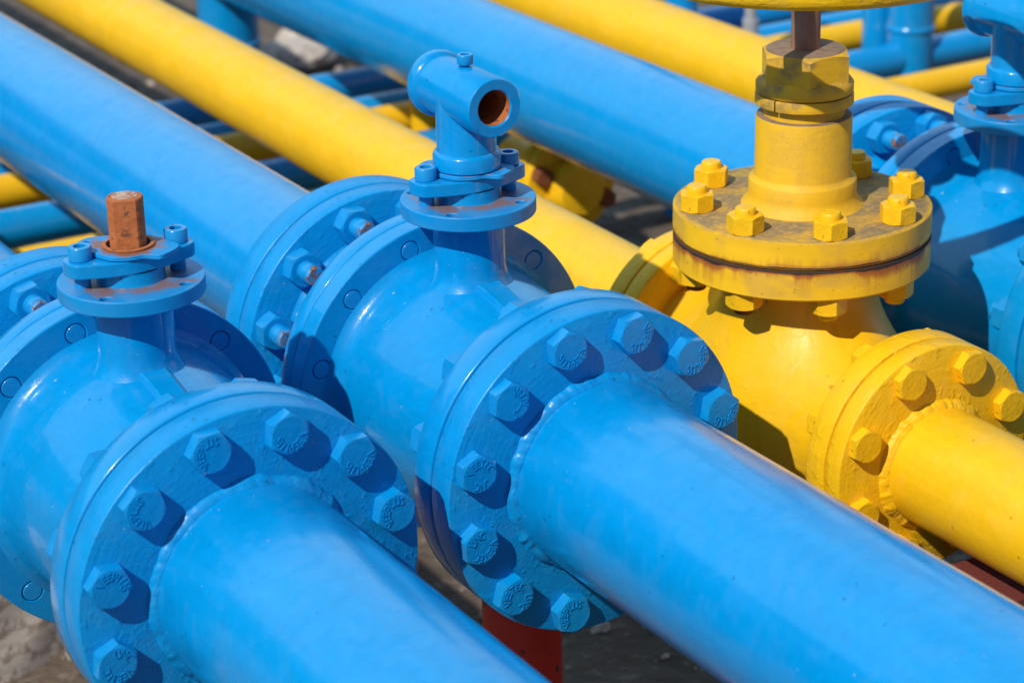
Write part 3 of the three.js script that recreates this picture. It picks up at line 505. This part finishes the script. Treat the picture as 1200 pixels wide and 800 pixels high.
function riser(label, x, z, r, y0, y1, ring) {
  const t = thing('riser_pipe', label, 'pipe', [x, y0, z], 'upright blue pipes in the background');
  part('tube', revolve([[r, 0], [r, y1 - y0]], 48, 'y'), M.blue, t);
  if (ring !== undefined) part('weld_seam', revolve([[r - 0.001, -0.008], [r + 0.003, -0.004], [r + 0.0035, 0], [r + 0.003, 0.004], [r - 0.001, 0.008]], 48, 'y'), M.blue, t, [0, ring - y0, 0]);
  return t;
}
riser('upright blue leg with a weld seam at the top left under the far pipe', 0.745, -2.57, 0.061, GY, -0.06, -0.215);
riser('slim upright blue pipe just right of the brown stem', 1.852, -1.895, 0.031, GY, 0.6);
riser('thick upright blue pipe with a seam at the top right', 1.857, -1.80, 0.0447, GY, 0.6, -0.19);
riser('upright blue pipe at the top edge left of the handwheel', 1.56, -2.16, 0.033, GY, 0.6);
{ const t = thing('conduit', 'small grey upright conduit under the handwheel rim', 'conduit', [1.545, GY, -1.9]); part('tube', revolve([[0.012, 0], [0.012, 0.42], [0.016, 0.42], [0.016, 0.47], [0.012, 0.47], [0.012, 0.7]], 24, 'y'), M.grey, t); }
/* yellow flanged joint in the shade under the far blue pipe */
{
  const t = thing('flanged_joint', 'yellow flanged joint in the shade under the far blue pipe', 'pipe joint', [0.84, -0.23, -1.5]);
  part('tube', revolve([[0.045, -0.10], [0.045, 0.03]], 48, 'z'), M.yelPipe, t);
  part('flange', revolve(bev(0.085, 0.03, 0.052, 0.002, 0.04), 64, 'z'), M.yelRough, t); part('flange', revolve(bev(0.085, 0.055, 0.077, 0.002, 0.04), 64, 'z'), M.yelRough, t);
  part('cap', revolve([[0.05, 0.077], [0.05, 0.10], [0.04, 0.115], [0, 0.12]], 48, 'z'), M.yelRough, t);
  for (let k = 0; k < 6; k++) { const a = k * Math.PI / 3 + 0.6; part('bolt', hexGeo(0.028, 0.020, 0.3), M.rustDark, t, [0.068 * Math.cos(a), 0.068 * Math.sin(a), 0.077]); }
  part('post', revolve([[0.03, GY + 0.23], [0.03, -0.03]], 32, 'y'), M.yelPipe, t, [0, 0, -0.02]);
}
{ const t = thing('support_post', 'yellow post standing in the shade behind the tee fitting', 'post', [0.828, GY, -1.895]); part('shaft', revolve([[0.030, 0], [0.030, 0.50]], 32, 'y'), M.yel, t); part('head_plate', new THREE.BoxGeometry(0.10, 0.012, 0.10), M.yel, t, [0, 0.506, 0]); }
/* red supports */
{ const t = thing('support_post', 'red round post under the middle blue flange', 'post', [-0.006, GY, -0.16]); part('shaft', revolve([[0.043, 0], [0.043, 0.455]], 64, 'y'), M.red, t); part('head_plate', new THREE.BoxGeometry(0.12, 0.012, 0.10), M.red, t, [0, 0.46, -0.03]); part('foot_plate', new THREE.BoxGeometry(0.16, 0.012, 0.16), M.red, t, [0, 0.006, 0]); }
{ const t = thing('support_beam', 'dark red steel beam under the yellow pipe at the right', 'beam', [0.40, -0.1435, 0.175]);
  part('top_flange', new THREE.BoxGeometry(0.52, 0.010, 0.10), M.oxide, t, [0, 0, 0]); part('web', new THREE.BoxGeometry(0.52, 0.10, 0.008), M.oxide, t, [0, -0.055, 0]); part('bottom_flange', new THREE.BoxGeometry(0.52, 0.010, 0.10), M.oxide, t, [0, -0.11, 0]);
  for (const s of [-1, 1]) part('leg', new THREE.BoxGeometry(0.05, Math.abs(GY) - 0.1435 - 0.115, 0.05), M.oxide, t, [s * 0.22, -0.115 - (Math.abs(GY) - 0.1435 - 0.115) / 2, 0]); }
/* concrete kerb bottom left, soil heaped on it */
{ const g = new THREE.BoxGeometry(1.0, 0.16, 0.25, 40, 8, 10), p = g.attributes.position; for (let i = 0; i < p.count; i++) { const k = (fbm(p.getX(i) + 0.5, p.getZ(i) + p.getY(i) + 0.5, 14, 14, 3, 950) - 0.5) * 0.018; p.setXYZ(i, p.getX(i), p.getY(i) + k, p.getZ(i) + k); } g.computeVertexNormals();
  const t = thing('concrete_block', 'weathered pale concrete block on the ground at the lower left', 'block', [-0.55, GY, -1.08]); const o = part('block', g, M.concrete, t, [0, 0.07, 0]); o.rotation.y = 0.25; }

/* pale rubble on the soil far behind */
for (const [x, z, w, label] of [[1.42, -3.72, 0.09, 'pale stone lump on the soil left of the far blue pipe'], [1.56, -3.90, 0.07, 'smaller pale stone lump on the soil behind the far blue pipe']]) {
  const g = new THREE.IcosahedronGeometry(w, 3), p = g.attributes.position; for (let i = 0; i < p.count; i++) { const k = 0.7 + 0.6 * fbm((p.getX(i) / w + 2) / 5, (p.getZ(i) / w + p.getY(i) / w + 2) / 5, 9, 9, 3, 970); p.setXYZ(i, p.getX(i) * k * 1.3, p.getY(i) * k * 0.5, p.getZ(i) * k); } g.computeVertexNormals();
  const o = part('stone_lump', g, M.concrete, scene, [x, GY + w * 0.25, z]); o.name = numbered('stone_lump'); o.userData = { label, category: 'stone' };
}
/* the long dark wall behind to the left that the glossy pipes mirror below the sky (outside the frame) */
{ const t = thing('boundary_wall', 'long dark brick wall beyond the left edge, mirrored in the pipes', 'wall', [-8.6, GY, -12.6]); t.rotation.y = 0.6;
  part('wall', new THREE.BoxGeometry(22, 4.6, 0.3), M.wall, t, [0, 2.3, 0]); part('coping', new THREE.BoxGeometry(22.1, 0.12, 0.42), M.wall, t, [0, 4.66, 0]); }

renderer.render(scene, camera);
